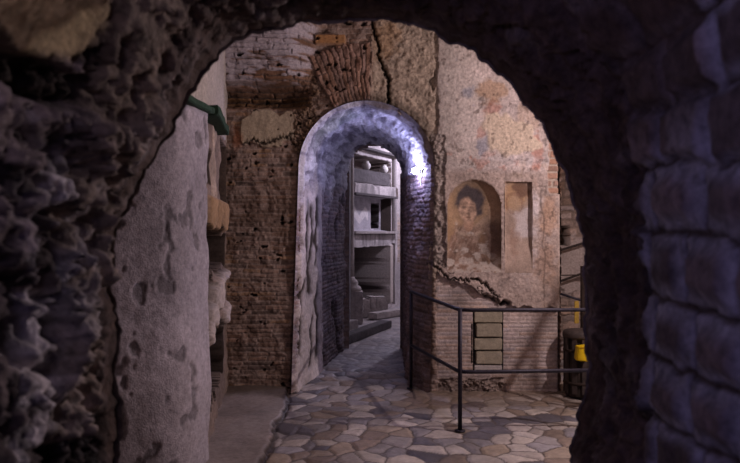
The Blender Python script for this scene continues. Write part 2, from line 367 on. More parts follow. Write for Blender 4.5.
    for (c1x, y0, y1, sd) in ((478, 236, 262, 67), (541, 190, 300, 68)):
        cx3 = c1x+9*(fbm(q*.05+sd, q*0, o=4, s=sd)-.5); k3 = np.exp(-((p-cx3)/.8)**2)*(q > y0)*(q < y1)*.6
        c = mix(c, DIRT_SHADE, k3)
    # holes and chips over the brick pier
    hz = fbm(p*.11, q*.17, o=3, s=81)*(p < 372); hk = sm(.76, .82, hz); c = mix(c, DIRT_SHADE*.4, hk); d = d-.05*hk
    lip = sm(296, 300, p+3*(n2-.5))*(p < 330)*(q > 158); 
    # ragged line under the pale patch
    rg = np.exp(-((q-(143+24*(fbm(p*.07, p*0+4, o=5, s=11, g=.7)-.5)+5*(n3-.5)))/1.6)**2)*sm(242, 246, p)*sm(300, 294, p); c = mix(c, DIRT_SHADE*.6, rg); d = d-.03*rg
    return d, c
def wall_part(x0, x1, z0, z1, st, name, part=0):
    xs = lin(x0, x1, st); zs = lin(z0, z1, st); X, Z = np.meshgrid(xs, zs, indexing='ij')
    d, c = wall_fn(X, Z, part)
    # round the outer vertical edges a little
    do = door_out(X, Z); d = d-.03*np.exp(-(np.maximum(do, 0)/.02)**2)
    d = d-.03*sm(1.93-.02, 1.93, X)
    xm = (X[:-1, :-1]+X[1:, 1:])/2; zm = (Z[:-1, :-1]+Z[1:, 1:])/2
    drop = (door_out(xm, zm) < -.045*fbm(xm*9, zm*9, o=4, s=30)**1.5) | (niche_in(xm, zm) < .99) | ((xm > PX0) & (xm < PX1) & (zm > PZ0) & (zm < PZ1)) | ((xm > BX0) & (xm < BX1) & (zm > BZ0) & (zm < BZ1))
    grid(name, np.stack([X, YF-d, Z], -1), c, M['masonry'], drop=drop)
wall_part(-1.50, 1.93, 0, 4.25, .0078, 'wall_middle')

# fresco niche: concave painted plaster with a bust of a robed figure
def fresco_cols(p, q):
    n1 = fbm(p*.09, q*.09, o=4, s=91); n2 = fbm(p*.3, q*.3, o=3, s=92)
    c = np.array((.30, .215, .15))*(.6+.8*n1)[..., None]
    c = mix(c, OCH, blob(p, q, 453, 215, 8, 30, .4, .6, s=93)*.4)
    c = mix(c, np.array((.40, .26, .16)), blob(p, q, 492, 196, 10, 18, .5, .4, s=94)*.6)
    ha = blob(p, q, 471, 204, 19, 21, .08, .1, s=95); c = mix(c, np.array((.30, .20, .12)), ha*.8)
    # garment
    gar = sm(224, 234, q+np.abs(p-471)*.42)*blob(p, q, 470, 262, 23, 42, .12, .15, s=96)
    c = mix(c, np.array((.20, .125, .09))*(.4+1.2*fbm(p*.2, q*.10, o=4, s=97))[..., None], gar*.92)
    fold = sm(.52, .66, fbm(p*.28+q*.12, q*.08, o=4, s=98))*gar; c = mix(c, np.array((.42, .32, .25)), fold*.4)
    c = mix(c, np.array((.20, .12, .06)), blob(p, q, 488, 240, 7, 20, .4, .4, s=99)*.6*gar)
    # hair, neck, face
    c = mix(c, np.array((.06, .05, .055)), blob(p, q, 471.5, 202, 14, 16.5, .18, .25, s=100)*.95)
    c = mix(c, np.array((.40, .25, .17)), blob(p, q, 469.5, 223, 5, 9, .2)*.9)
    fa = blob(p, q, 468.5, 210, 8.8, 12.5, .18, .15, s=101); c = mix(c, np.array((.40, .27, .19))*(.5+1.*n2)[..., None], fa*.95)
    for ex in (464.6, 472.6):
        c = mix(c, DIRT_SHADE, blob(p, q, ex, 207, 2.4, 1.3, .6)*.6); c = mix(c, DIRT_SHADE, blob(p, q, ex, 204, 3, .8, .6)*.3)
    c = mix(c, DIRT_SHADE*1.5, blob(p, q, 469.8, 211, .9, 4.2, .6)*.35); c = mix(c, DIRT_SHADE*1.5, blob(p, q, 468.6, 213.6, 2, .8, .6)*.35)
    c = mix(c, RED*.4, blob(p, q, 468.6, 217.3, 2.8, .9, .6)*.5)
    col = blob(p, q, 470, 231, 14, 5, .15)-blob(p, q, 470, 228, 12, 5, .15); c = mix(c, np.array((.50, .40, .30)), np.clip(col, 0, 1)*.35)
    # losses
    c = mix(c, np.array((.50, .44, .38)), sm(.5, .66, fbm(p*.14, q*.18, o=4, s=102)+.34*sm(236, 272, q)-.14)*.75*(1-fa)*sm(214, 226, q))
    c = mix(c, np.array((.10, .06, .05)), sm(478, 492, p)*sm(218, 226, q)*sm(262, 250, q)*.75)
    c = c*(.8+.4*n2)[..., None]
    return c
xs = lin(NX-NW-.004, NX+NW+.004, .006); zs = lin(NZ0-.006, NZ1+.004, .006); X, Z = np.meshgrid(xs, zs, indexing='ij')
r = np.clip(niche_in(X, Z), 0, 1); rx = np.clip(np.where(Z > NZ1-NW, np.hypot((X-NX)/NW, (Z-NZ1+NW)/NW), np.abs(X-NX)/NW), 0, 1)
dep = .13*np.sqrt(np.clip(1-rx**2.4, 0, 1))*sm(NZ0-.006, NZ0+.10, Z)
P = np.stack([X, YF-.064+dep+.008*(fbm(X*30, Z*30, s=5)-.5), Z], -1)
xm = (X[:-1, :-1]+X[1:, 1:])/2; zm = (Z[:-1, :-1]+Z[1:, 1:])/2
o = grid('fresco_niche', P, fresco_cols(CX+X*F/YF, CY-(Z-EYE)*F/YF), M['fresco'], drop=niche_in(xm, zm) > 1.02, struct=False)
props(o, 'arched wall niche with faded fresco of a robed bust with dark hair and halo', 'fresco')
# narrow framed panel beside the niche
xs = lin(PX0-.004, PX1+.004, .006); zs = lin(PZ0-.004, PZ1+.004, .006); X, Z = np.meshgrid(xs, zs, indexing='ij'); p = CX+X*F/YF; q = CY-(Z-EYE)*F/YF
n1 = fbm(p*.1, q*.1, o=4, s=111)
c = np.array((.36, .27, .21))*(.7+.6*n1)[..., None]
c = mix(c, np.array((.42, .26, .13)), blob(p, q, 514, 196, 14, 14, .4, .5, s=112)*.8)
c = mix(c, np.array((.13, .07, .05)), blob(p, q, 521, 189, 8, 8, .35, .6, s=113)*.8)
c = mix(c, np.array((.40, .28, .18)), blob(p, q, 515, 203, 6, 8, .4, .3, s=117)*.7)
hr = blob(p, q, 514, 203, 9, 11, .1, .2, s=118)-blob(p, q, 514, 204, 7, 9, .1, .2, s=119); c = mix(c, np.array((.18, .10, .07)), np.clip(hr, 0, 1)*.45)
c = mix(c, PLW*.9, blob(p, q, 524, 224, 8, 14, .5, .9, s=115)*.7); c = mix(c, np.array((.27, .16, .11)), blob(p, q, 513, 240, 5, 18, .5, .8, s=116)*.5)
ed = np.minimum.reduce([X-PX0, PX1-X, Z-PZ0, PZ1-Z])
P = np.stack([X, YF-.066+.05*sm(0, .012, ed)+.014*(n1-.5)-.05*sm(232, 272, q)*sm(0, .012, ed), Z], -1)
o = grid('fresco', P, c, M['fresco'], struct=False)
props(o, 'narrow sunken fresco strip with a faded small head, right of the arched niche', 'fresco')
# recess infill of yellowish blocks
e = empty('block_infill', ((BX0+BX1)/2, YF, BZ0), 'stack of yellowish stone blocks filling a slot in the low brick wall below the fresco', 'blocks')
bm = bmesh.new(); block(bm, rel(e, ((BX0+BX1)/2, YF+.12, (BZ0+BZ1)/2)), (BX1-BX0+.02, .10, BZ1-BZ0+.02), rough=.004, bev=0)
link('mortar_backing', bm, M['darkstone'], e)
ys = [310, 323, 337.5, 350.5, 364.5, 371.5]
for k, (a, b) in enumerate(zip(ys, ys[1:])):
    za, zb = at(0, a, YF)[2]-.006, at(0, b, YF)[2]+.006; w = BX1-BX0-.03-(.02 if k in (1, 3) else 0)
    bm = bmesh.new(); block(bm, rel(e, ((BX0+BX1)/2+(.008 if k % 2 else 0), YF+.045-.01*(k % 2), (za+zb)/2)), (w, .12, za-zb), rough=.006, seed=k, cuts=4, bev=.008)
    link('block', bm, M['tuff'] if k < 4 else M['stone'], e)
bm = bmesh.new(); block(bm, rel(e, (BX0-.006, YF+.03, (BZ0+BZ1)/2-.03)), (.012, .08, .40), rough=.003, bev=.003); link('wooden_wedge', bm, M['wood'], e)

# ================================================================ PASSAGE through the wall (jambs and vault)
secs = [(7.14, -.79, AX-AR, .60, AX+AR, AZ, AR), ]
def section(Y):
    t = (Y-7.14)
    xlb = np.interp(Y, [7.1, 8.34, 9.9], [-.79, -.60, -.335]); xlt = np.interp(Y, [7.1, 8.34, 9.9], [AX-AR, -.60, -.335])
    xrb = np.interp(Y, [7.1, 7.5, 9.9], [.60, .415, .46]); xrt = np.interp(Y, [7.1, 7.95, 9.9], [AX+AR, .455, .46])
    zs = np.interp(Y, [7.1, 7.9, 9.9], [AZ, 2.36, 2.47])
    return xlb, xlt, xrb, xrt, zs
def passage_pt(u, Y):
    """u 0..1 up the left jamb, 1..2 over the vault, 2..3 down the right jamb; returns position and inward normal"""
    xlb, xlt, xrb, xrt, zs = section(Y)
    up = np.clip(u, 0, 1); dn = np.clip(3-u, 0, 1); th = np.pi*np.clip(u-1, 0, 1)
    cx = (xlt+xrt)/2; R = (xrt-xlt)/2
    x = np.where(u < 1, xlb+(xlt-xlb)*up, np.where(u > 2, xrb+(xrt-xrb)*dn, cx-R*np.cos(th)))
    z = np.where(u < 1, zs*up, np.where(u > 2, zs*dn, zs+R*np.sin(th)*np.interp(Y, [7.1, 9.9], [1., 1.03])))
    nx = np.where(u < 1, 1., np.where(u > 2, -1., np.cos(th))); nz = np.where((u > 1) & (u < 2), -np.sin(th), 0.)
    return x, z, nx, nz
us = np.r_[np.linspace(0, 1, 240)[:-1], np.linspace(1, 2, 260)[:-1], np.linspace(2, 3, 240)]
Ys = lin(7.10, 9.9, .014); U, YY = np.meshgrid(us, Ys, indexing='ij')
x, z, nx, nz = passage_pt(U, YY)
arc = np.interp(U, [0, 1, 2, 3], [0, 2.4, 4.2, 6.6])
n1 = fbm(YY*1.6, arc*1.6, o=5, s=121); n2 = fbm(YY*7, arc*7, o=4, s=122); n3 = fbm(YY*22, arc*22, o=3, s=123)
m, r1, r2 = brick(YY, z, .25, .05, s=124)
c = brickcol(r1, r2, m, base=np.array((.25, .19, .19)), mor=np.array((.33, .29, .29)))*(.6+.8*n2)[..., None]; d = .010*m*(.5+r1)+.05*(n2-.5)+.02*(n3-.5)
left = U < 1.0
# white plaster with long vertical cracks on the front of the left jamb
pw = sm(8.42, 8.30, YY+.15*(n1-.5))*left
pw = pw*sm(7.13, 7.22, YY+.5*(n2-.5)); pc = np.array((.60, .53, .50))*(.5+n1)[..., None]*(.85+.3*n3)[..., None]
c = mix(c, pc, pw); d = np.where(pw > .5, .03+.06*(n1-.5)+.035*(n2-.5)+.012*(n3-.5), d)
for k, (yc, z0, z1, w) in enumerate(((7.36, .3, 1.2, .04), (7.46, 1.25, 2.05, .085), (7.74, .9, 2.0, .10), (8.02, 1.2, 2.1, .085), (8.1, .15, 1.1, .08), (7.75, .1, .8, .06))):
    cy = yc+.45*(fbm(z*2.5, z*0+k*3.3, o=4, s=130+k)-.5); kk = np.exp(-((YY-cy)/(w*(.5+vn(z*9, z*0+k, s=k))))**2)*sm(z0, z0+.1, z)*sm(z1, z1-.1, z)*left
    c = mix(c, DIRT_SHADE*.7, np.clip(kk*1.2, 0, 1)); d = d-.018*kk
# dark pitted masonry on the deeper left jamb
dk = sm(8.35, 8.5, YY+.15*(n1-.5))*left; c = mix(c, c*.75, dk*sm(1.9, 1.2, z)); pit = sm(.6, .68, fbm(YY*5, z*3, o=3, s=133))*dk; c = mix(c, DIRT_SHADE*.6, pit*.8); d = d-.04*pit
# limewashed vault
vt = ((U > .93) & (U < 2.05)).astype(float); vt = sm(.82, 1.0, U+.3*(n1-.5)+.1*(n2-.5))*sm(2.14, 1.94, U+.3*(n1-.5)+.15*(n2-.5))
st = fbm(YY*3, arc*14, o=4, s=134)
vc = mix(np.array((.22, .20, .23)), np.array((.66, .64, .67)), sm(.36, .60, st*.6+n1*.4))*(.75+.5*n3)[..., None]
rim = sm(7.36, 7.26, YY+.05*(n2-.5))*sm(1.35, 1.55, U); vc = mix(vc, np.array((.13, .10, .09)), rim*.85)
gn = blob(YY*10, arc*10, 75.5, 29, 2.2, 3.2, .5, .8, s=136, f=.6); vc = mix(vc, np.array((.20, .23, .20)), gn*.6)
c = mix(c, vc, vt); d = np.where(vt > .5, .02+.08*(n1-.5)+.05*(st-.5)+.05*(n2-.5)+.015*(n3-.5), d)
# right jamb: dark brick
rj = (U > 2.03); m7, q1, q2 = brick(YY*1.0, z+.03*(n2-.5), .2, .050, s=141)
rc = brickcol(q1, q2, m7, base=np.array((.17, .12, .11)), mor=np.array((.24, .19, .18)))*(.6+.8*n2)[..., None]
c = np.where(rj[..., None], rc, c); d = np.where(rj, .010*m7+.07*(n2-.5)+.03*(n3-.5), d)
d = d*sm(7.10, 7.16, YY)-.01*(YY < 7.12)
d = d-.05*np.exp(-((YY-9.9)/.05)**2)
P = np.stack([x+nx*d, YY, z+nz*d], -1)
grid('wall_passage', P, c, M['masonry'])
# solid body round the passage so that light stays out (rear faces of the wall)
def slab(name, x0, x1, y0, y1, z0, z1, m, rough=.02, col=(.16, .13, .12), kind='structure'):
    bm = bmesh.new(); block(bm, ((x0+x1)/2, (y0+y1)/2, (z0+z1)/2), (x1-x0, y1-y0, z1-z0), rough=rough, cuts=8, bev=0)
    o = link(name, bm, m); o['kind'] = kind; return o
def rear_face(name, Yp, x0, x1, z1, hole):
    xs = lin(x0, x1, .03); zs = lin(0, z1, .03); X, Z = np.meshgrid(xs, zs, indexing='ij')
    n = fbm(X*4, Z*4, o=4, s=150); m, a, b = brick(X, Z, .26, .055, s=151)
    c = brickcol(a, b, m)*(.6+.8*n)[..., None]
    xm = (X[:-1, :-1]+X[1:, 1:])/2; zm = (Z[:-1, :-1]+Z[1:, 1:])/2
    grid(name, np.stack([X, Yp+.02*m+.04*(n-.5), Z], -1), c, M['masonry'], drop=hole(xm, zm))
def hole_rear(x, z): return ((z < 2.47) & (x > -.30) & (x < .43)) | ((z >= 2.47) & (np.hypot(x-.0625, z-2.47) < .385))
rear_face('wall_rear', 9.88, -3.0, 3.4, 4.6, hole_rear)
# the frescoed pier's right-hand return
ys_ = lin(YF-.03, 9.9, .02); zs = lin(0, 4.25, .02); Yg, Z = np.meshgrid(ys_, zs, indexing='ij'); n = fbm(Yg*4, Z*4, o=4, s=160); m, a, b = brick(Yg, Z, .25, .05, s=161)
grid('wall_return', np.stack([1.93+.015*m+.02*(n-.5), Yg, Z], -1), brickcol(a, b, m)*(.6+.8*n)[..., None], M['masonry'])

# ================================================================ REAR RIGHT: rubble wall seen past the pier
xs = lin(1.95, 4.4, .012); zs = lin(0, 4.25, .012); X, Z = np.meshgrid(xs, zs, indexing='ij'); YR = 9.0
q = CY-(Z-EYE)*F/YR; p = CX+X*F/YR
n = fbm(X*3, Z*3, o=5, s=170); m, a, b = brick(X, Z, .22, .10, s=171, wob=.6)
c = brickcol(a, b, m, base=np.array((.38, .29, .24)), mor=np.array((.25, .19, .15)))*(.6+.8*n)[..., None]
sl = blob(p, q, 572, 265, 40, 28, .1, .3, s=173); c = mix(c, np.array((.40, .33, .29))*(.7+.6*n)[..., None], sl)
win = ((p > 559.5) & (p < 568.5) & (q > 226) & (q < 245)).astype(float)
c = mix(c, DIRT_SHADE*.5, win); d = .03*m*(.5+a)+.05*(n-.5); d = np.where(sl > .5, .05+.03*(n-.5), d); d = d-.4*win
grid('wall_right_rear', np.stack([X, YR-d, Z], -1), c, M['masonry']).name = 'wall_back'

# ================================================================ LEFT WALL with loculi
path = [(-2.4, 4.0), (-1.33, 4.47), (-1.24, 4.55), (-1.19, 4.68), (-1.165, 4.82), (-1.15, 5.0), (-1.19, 5.08), (-1.45, 7.2)]
S, XY = polyline(path, .010)
for _k in range(60):
    _m = (XY[1:-1, 1] < 4.95)[:, None]; XY[1:-1] = np.where(_m, (XY[:-2]+XY[1:-1]*2+XY[2:])/4, XY[1:-1])
zs = lin(0, 4.25, .012)
SS, Z = np.meshgrid(S, zs, indexing='ij'); X0 = np.repeat(XY[:, :1], len(zs), 1); Y0 = np.repeat(XY[:, 1:], len(zs), 1)
g = np.gradient(XY, axis=0); g /= np.linalg.norm(g, axis=1)[:, None]; NXn = np.repeat(g[:, 1:2], len(zs), 1); NYn = np.repeat(-g[:, 0:1], len(zs), 1)
n1 = fbm(SS*1.5, Z*1.5, o=5, s=181); n2 = fbm(SS*6, Z*6, o=4, s=182); n3 = fbm(SS*20, Z*20, o=3, s=183)
pq = CY-(Z-EYE)*F/Y0
c = np.array((.46, .425, .475))*(.5+n1)[..., None]*(.8+.4*n3)[..., None]; d = .06*(n1-.5)+.025*(n2-.5)
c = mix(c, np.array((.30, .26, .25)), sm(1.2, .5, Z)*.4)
chip = sm(.66, .72, fbm(SS*9, Z*7, o=3, s=184)); c = mix(c, c*.55, chip); d = d-.012*chip
rec = sm(5.04, 5.09, Y0)*(Z < 2.55)
rc = np.array((.21, .155, .12))*(.4+1.2*n2)[..., None]; c = mix(c, rc, rec*.9); d = np.where(rec > .5, .07*(n2-.5)-.02, d)
def hole(y0, y1, z0, z1, dep, col=DIRT_SHADE*.5, n=.06):  # dark col paints the shade inside each loculus into the wall colour
    global c, d
    w = n*(n2-.5)*2
    k = sm(y0-.02, y0+.02, Y0+w)*sm(y1+.07, y1-.07, Y0+w)*sm(z0-.015, z0+.015, Z+w)*sm(z1+.015, z1-.015, Z+w)
    c = mix(c, np.asarray(col)*(.5+n2)[..., None], sm(0, .4, k)); d = d-dep*sm(.5, 1, k); return k
hole(5.08, 5.55, 2.03, 2.30, .35, DIRT_SHADE); hole(6.35, 7.12, 1.93, 2.50, .32, DIRT_SHADE); hole(5.60, 6.0, 1.93, 2.52, -.01, np.array((.40, .32, .26)), .03)
k = sm(5.08, 5.16, Y0)*sm(6.8, 6.6, Y0)*sm(1.66, 1.71, Z+.05*n2)*sm(1.97, 1.93, Z+.05*n2); c = mix(c, np.array((.34, .22, .12))*(.5+n2)[..., None], k); d = d+.06*k
hole(5.06, 6.95, 1.30, 1.66, .42, DIRT_SHADE*.7, .10)
hole(5.08, 6.7, .28, .86, .30, DIRT_SHADE*.5, .16)
hole(5.09, 5.9, .98, 1.22, .16, DIRT_SHADE*.6, .2)
for k_, (yc_, zc_, ry_, rz_) in enumerate(((6.4, 1.24, .45, .05), (5.9, 1.12, .26, .12), (5.55, 1.00, .20, .10), (5.25, .88, .16, .09), (6.6, .86, .25, .10))):
    k = blob(Y0, Z, yc_, zc_, ry_, rz_, .25, .5, s=185+k_, f=6)*(Y0 > 5.07); c = mix(c, np.array((.50, .44, .41))*(.7+.6*n2)[..., None], k); d = d*(1-k)+.05*k*(.2+1.4*n2)
up = sm(2.53, 2.57, Z); c = mix(c, np.array((.50, .45, .38))*(.7+.6*n1)[..., None], up*.8); d = np.where(up > .5, -.015+.05*(n1-.5)+.02*(n2-.5), d)
rd = blob(Y0, Z, 6.7, 2.35, .25, .25, .4, .5, s=188, f=4)*.0; 
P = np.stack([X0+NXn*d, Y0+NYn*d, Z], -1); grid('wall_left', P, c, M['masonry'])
# green mossy ledge in two lengths
for k, (ya, yb, zc, th, ov) in enumerate(((4.30, 5.03, 2.515, .045, .05), (5.06, 6.15, 2.53, .075, .09))):
    xa = lambda Y: np.interp(Y, [4.3, 4.6, 5.0, 5.08, 7.2], [-1.24, -1.19, -1.15, -1.18, -1.44])
    bm = bmesh.new(); ang = math.atan2(yb-ya, xa(yb)-xa(ya))
    block(bm, (0, 0, 0), (math.hypot(yb-ya, xa(yb)-xa(ya)), .10+ov, th), rough=.012, seed=k, cuts=9, bev=.006)
    o = link('trim_%d' % (k+1), bm, M['moss']); o['kind'] = 'structure'
    o.location = ((xa(ya)+xa(yb))/2-.02, (ya+yb)/2, zc); o.rotation_euler = (0, 0, ang)

# ================================================================ NEAR TUNNEL: rough tufa on the left, big masonry on the right, arch ahead
sil = [(118, 1000, 2.6), (118, 463, 2.6), (121, 400, 2.6), (119, 340, 2.6), (111, 290, 2.6), (115, 235, 2.6), (131, 200, 2.62), (150, 172, 2.66), (168, 145, 2.7), (180, 118, 2.74), (192, 95, 2.78), (210, 68, 2.82), (228, 52, 2.85), (250, 41, 2.87), (290, 28, 2.9),
       (340, 23, 2.95), (390, 25, 2.98), (430, 32, 3.0), (452, 41, 3.03), (475, 56, 3.06), (500, 78, 3.09), (520, 101, 3.12), (541, 127, 3.15), (555, 153, 3.18), (566, 180, 3.2), (576, 215, 3.25), (583, 258, 3.3), (587, 300, 3.3), (588, 345, 3.3), (584, 385, 3.3), (576, 420, 3.3), (569, 463, 3.3), (566, 1000, 3.3)]
E = np.array([at(*t) for t in sil]); E[0, 2] = E[-1, 2] = -.03; E[0, 0] = E[1, 0]; E[-1, 0] = E[-2, 0]
dd = np.r_[0, np.cumsum(np.linalg.norm(np.diff(E, axis=0), axis=1))]; ss = lin(0, dd[-1], .0105)
End = np.stack([np.interp(ss, dd, E[:, k]) for k in range(3)], 1)
for _k in range(12): End[1:-1] = (End[:-2]+End[1:-1]+End[2:])/3
_g = np.gradient(End[:, [0, 2]], axis=0); _g /= np.linalg.norm(_g, axis=1)[:, None]; _n = (fbm(ss*6, ss*0, o=5, s=199, g=.65)-.5)*.075
End[:, 0] += _g[:, 1]*_n; End[:, 2] -= _g[:, 0]*_n; End[0, 2] = End[-1, 2] = -.03
# near section: same order of points, wider
N0 = [(-.95, -.03)]+[(-.955, z) for z in (.79, .95, 1.2, 1.45, 1.66)]+[(-.95, 1.80), (-.945, 1.92), (-.93, 2.04), (-.90, 2.18), (-.85, 2.30), (-.75, 2.44), (-.64, 2.54), (-.52, 2.60), (-.32, 2.66),
      (-.12, 2.70), (.08, 2.72), (.28, 2.71), (.40, 2.69), (.52, 2.65), (.66, 2.58), (.77, 2.48), (.87, 2.34), (.92, 2.2), (.94, 2.03), (.95, 1.85), (.955, 1.6), (.955, 1.38), (.955, 1.18), (.955, .98), (.955, .8), (.955, .62), (.955, -.03)]
N0 = np.array(N0); Ns = np.stack([np.interp(ss, dd, N0[:, k]) for k in range(2)], 1)
T = np.r_[np.linspace(0, .5, 50)[:-1], np.linspace(.5, 1, 240)]      # 0: far behind the viewer, 1: arch edge
def Yt(t, ye): return np.where(t < .5, -2.6+(t/.5)*3.4, .8+(t-.5)/.5*(ye-.8))
TT, _ = np.meshgrid(T, ss, indexing='ij'); Si = np.repeat(ss[None], len(T), 0)
YE = np.repeat(End[None, :, 1], len(T), 0); Yv = Yt(TT, YE)
w = sm(1.9, 1, (YE-Yv)*0+np.clip((YE-Yv)/.5, 0, 2)); w = 1-sm(0, 1.1, YE-Yv)
X = Ns[None, :, 0]*(1-w)+End[None, :, 0]*w; Z = Ns[None, :, 1]*(1-w)+End[None, :, 2]*w
ge = np.gradient(Ns, axis=0); ge /= np.linalg.norm(ge, axis=1)[:, None]; nX = np.repeat(ge[None, :, 1], len(T), 0); nZ = np.repeat(-ge[None, :, 0], len(T), 0)
for _k in range(20): nX = (nX+np.roll(nX, 1, 1)+np.roll(nX, -1, 1))/3; nZ = (nZ+np.roll(nZ, 1, 1)+np.roll(nZ, -1, 1))/3
nX[:, :20] = 1; nZ[:, :20] = 0; nX[:, -20:] = -1; nZ[:, -20:] = 0
n1 = fbm(Yv*2.2, Si*2.2, o=5, s=201); n2 = fbm(Yv*8, Si*8, o=5, s=202, g=.6); n3 = fbm(Yv*26, Si*26, o=3, s=203)
rg = np.abs(fbm(Yv*5, Si*5, o=4, s=204)-.5)*2
pits = sm(.57, .70, fbm(Yv*10, Si*10, o=3, s=205))
tuf = np.array((.12, .095, .095)); c = tuf*(.3+1.4*n2)[..., None]*(.35+1.3*sm(.35, .65, n1))[..., None]; c = mix(c, np.array((.60, .55, .57)), sm(.53, .66, fbm(Yv*5, Si*5, o=5, s=206))*.8); c = mix(c, c*.35, pits)
d = .09*(n1-.5)+.07*(n2-.5)-.045*pits+.05*(n3-.5)-.05*sm(.25, .0, rg)+.05*(fbm(Yv*16, Si*16, o=3, s=212)-.5)
k1 = cell(Yv*6+.9*n2, Si*6+.9*n3, s=214); k2 = cell(Yv*15+.8*n2, Si*15+.8*n3, s=215)
d = d+.075*(k1[0]-.5)*sm(0, .12, k1[2])-.02*sm(.1, 0, k1[2])+.035*(k2[0]-.5)*sm(0, .12, k2[2]); c = c*(.6+.8*k2[1])[..., None]
p2 = sm(.60, .68, fbm(Yv*19, Si*19, o=3, s=213)); c = mix(c, c*.4, p2); d = d-.025*p2
right = sm(0, .1, X-.55)*(Z < 2.42)
# brick blocks on the right-hand wall
m, a, b = brick(Yv*1.0+.05*n1, Z+.04*(n1-.5), .34, .205, j=.09, s=207, wob=.25)
bc = np.array((.20, .155, .15))*(.5+.8*a)[..., None]*(.6+.8*n2)[..., None]; mw, _a, _b = brick(Yv*1.0+.05*n1, Z+.04*(n1-.5), .34, .205, j=.42, s=207, wob=.25); bc = mix(np.array((.30, .29, .33))*(.5+n2)[..., None], bc, mw); bc = mix(DIRT_SHADE, bc, m)
bc = mix(bc, np.array((.34, .33, .37)), sm(.58, .70, fbm(Yv*3, Si*4, o=4, s=208))*.5)
bk = right*sm(2.50, 2.44, Yv+.04*(n2-.5)+.10*sm(1.3, .6, Z))
c = mix(c, bc, bk); d = d*(1-bk)+bk*(.018*m+.022*mw*(.4+a)-.012*(1-mw)+.03*(n2-.5)+.03*(n1-.5)-.01)
# dark earth-brown reveal of the arch
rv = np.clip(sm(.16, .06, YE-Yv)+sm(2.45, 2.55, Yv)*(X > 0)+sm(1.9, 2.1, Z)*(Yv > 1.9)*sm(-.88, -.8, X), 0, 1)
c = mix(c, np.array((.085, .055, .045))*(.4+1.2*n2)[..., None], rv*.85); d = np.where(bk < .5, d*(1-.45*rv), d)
# old plaster high on the left: yellowish streak, white lumps; jutting upright edge
ys_pl = blob(Yv, Z, 1.80, 2.28, .22, .17, .25, .4, s=209, f=4)*(X < 0)
c = mix(c, np.array((.48, .36, .20))*(.6+.8*n2)[..., None], ys_pl); d = np.where(ys_pl > .5, .02+.04*(n2-.5), d)
und = blob(Yv, Z, 1.95, 2.06, .22, .06, .2, .2, s=210, f=4)*(X < 0); c = mix(c, DIRT_SHADE*.6, und); d = d-.10*und
edge = sm(2.08, 2.14, Yv)*(X < 0)*(Z > 1.0)*(Z < 2.42)*sm(2.5, 2.35, Yv); c = mix(c, np.array((.27, .21, .17))*(.4+1.2*n2)[..., None], edge*.7); d = d+.045*edge
bl = blob(Yv, Z, 2.02, 1.62, .25, .28, .4, .5, s=211, f=4)*(X < 0)*.5; c = mix(c, np.array((.36, .36, .42)), bl*sm(.45, .6, n2))
d = d*np.clip((YE-Yv)/.05, 0, 1)**.0
fade = 1-sm(.0, .25, YE-Yv)                       # keep the arch's outline, with a fine ragged edge
d = d*(1-fade*.85)-.01*fade+.0
P = np.stack([X+nX*d, Yv, Z+nZ*d], -1)
o = grid('wall_tunnel', P, c, M['tufa'])
# far face of the arch wall (turned to the lit chamber)
tt = np.linspace(0, 1, 30); Out = np.stack([np.where(End[:, 0] < 0, End[:, 0]-1.6, End[:, 0]+3.2)*0+np.interp(ss, dd, np.interp(np.arange(len(E)), [0, 8, 15, 22, len(E)-1], [-2.6, -2.6, 0, 4.4, 4.4])), np.interp(ss, dd, np.interp(np.arange(len(E)), [0, 8, 12, 20, 24, len(E)-1], [-.03, 4.3, 4.3, 4.3, 4.3, -.03]))], 1)
A, B = np.meshgrid(tt, np.arange(len(ss)), indexing='ij')
X = End[B, 0]*(1-A)+Out[B, 0]*A; Z = End[B, 2]*(1-A)+Out[B, 1]*A; n = fbm(X*4, Z*4, o=4, s=220)
Yb = End[B, 1]*(1-A)+np.where(X < 0, 2.75, 3.35)*A+.10*sm(0, .2, A)*n
grid('wall_front', np.stack([X, Yb, Z], -1), np.array((.25, .2, .17))*(.5+n)[..., None], M['tufa'])
# end of the corridor behind the viewer
slab('wall_corridor_end', -1.4, 1.4, -2.9, -2.55, -.05, 3.1, M['darkstone'])
# ceiling and outer walls of the chamber
def plane_rough(name, f, a0, a1, b0, b1, st, col, seed):
    A, B = np.meshgrid(lin(a0, a1, st), lin(b0, b1, st), indexing='ij'); n = fbm(A*3, B*3, o=4, s=seed)
    grid(name, f(A, B, n), np.array(col)*(.5+n)[..., None], M['tufa'])
plane_rough('ceiling', lambda a, b, n: np.stack([a, b, 4.12+.12*n], -1), -3.1, 4.5, 2.6, 9.95, .05, (.26, .21, .18), 230)
plane_rough('wall_right', lambda a, b, n: np.stack([4.3-.12*n, a, b], -1), 2.9, 9.1, 0, 4.3, .05, (.3, .24, .2), 231)
plane_rough('wall_left_outer', lambda a, b, n: np.stack([-2.35+.08*n, a, b], -1), 2.4, 3.6, 0, 4.3, .05, (.3, .25, .22), 232)
# ---- far chamber shell
plane_rough('ceiling_far', lambda a, b, n: np.stack([a, b, 4.45+.15*n], -1), -3.1, 3.6, 9.8, 18.5, .06, (.40, .36, .36), 233)
bpy.data.objects['ceiling_far'].name = 'ceiling'
plane_rough('wall_far_left', lambda a, b, n: np.stack([-2.9+.12*n, a, b], -1), 9.8, 18.5, 0, 4.6, .06, (.38, .34, .33), 234)
plane_rough('wall_far_right', lambda a, b, n: np.stack([3.3-.12*n, a, b], -1), 9.8, 18.5, 0, 4.6, .06, (.38, .34, .33), 235)
plane_rough('wall_far_end', lambda a, b, n: np.stack([a, 18.3-.12*n, b], -1), -3.1, 3.6, 0, 4.6, .06, (.38, .34, .33), 236)

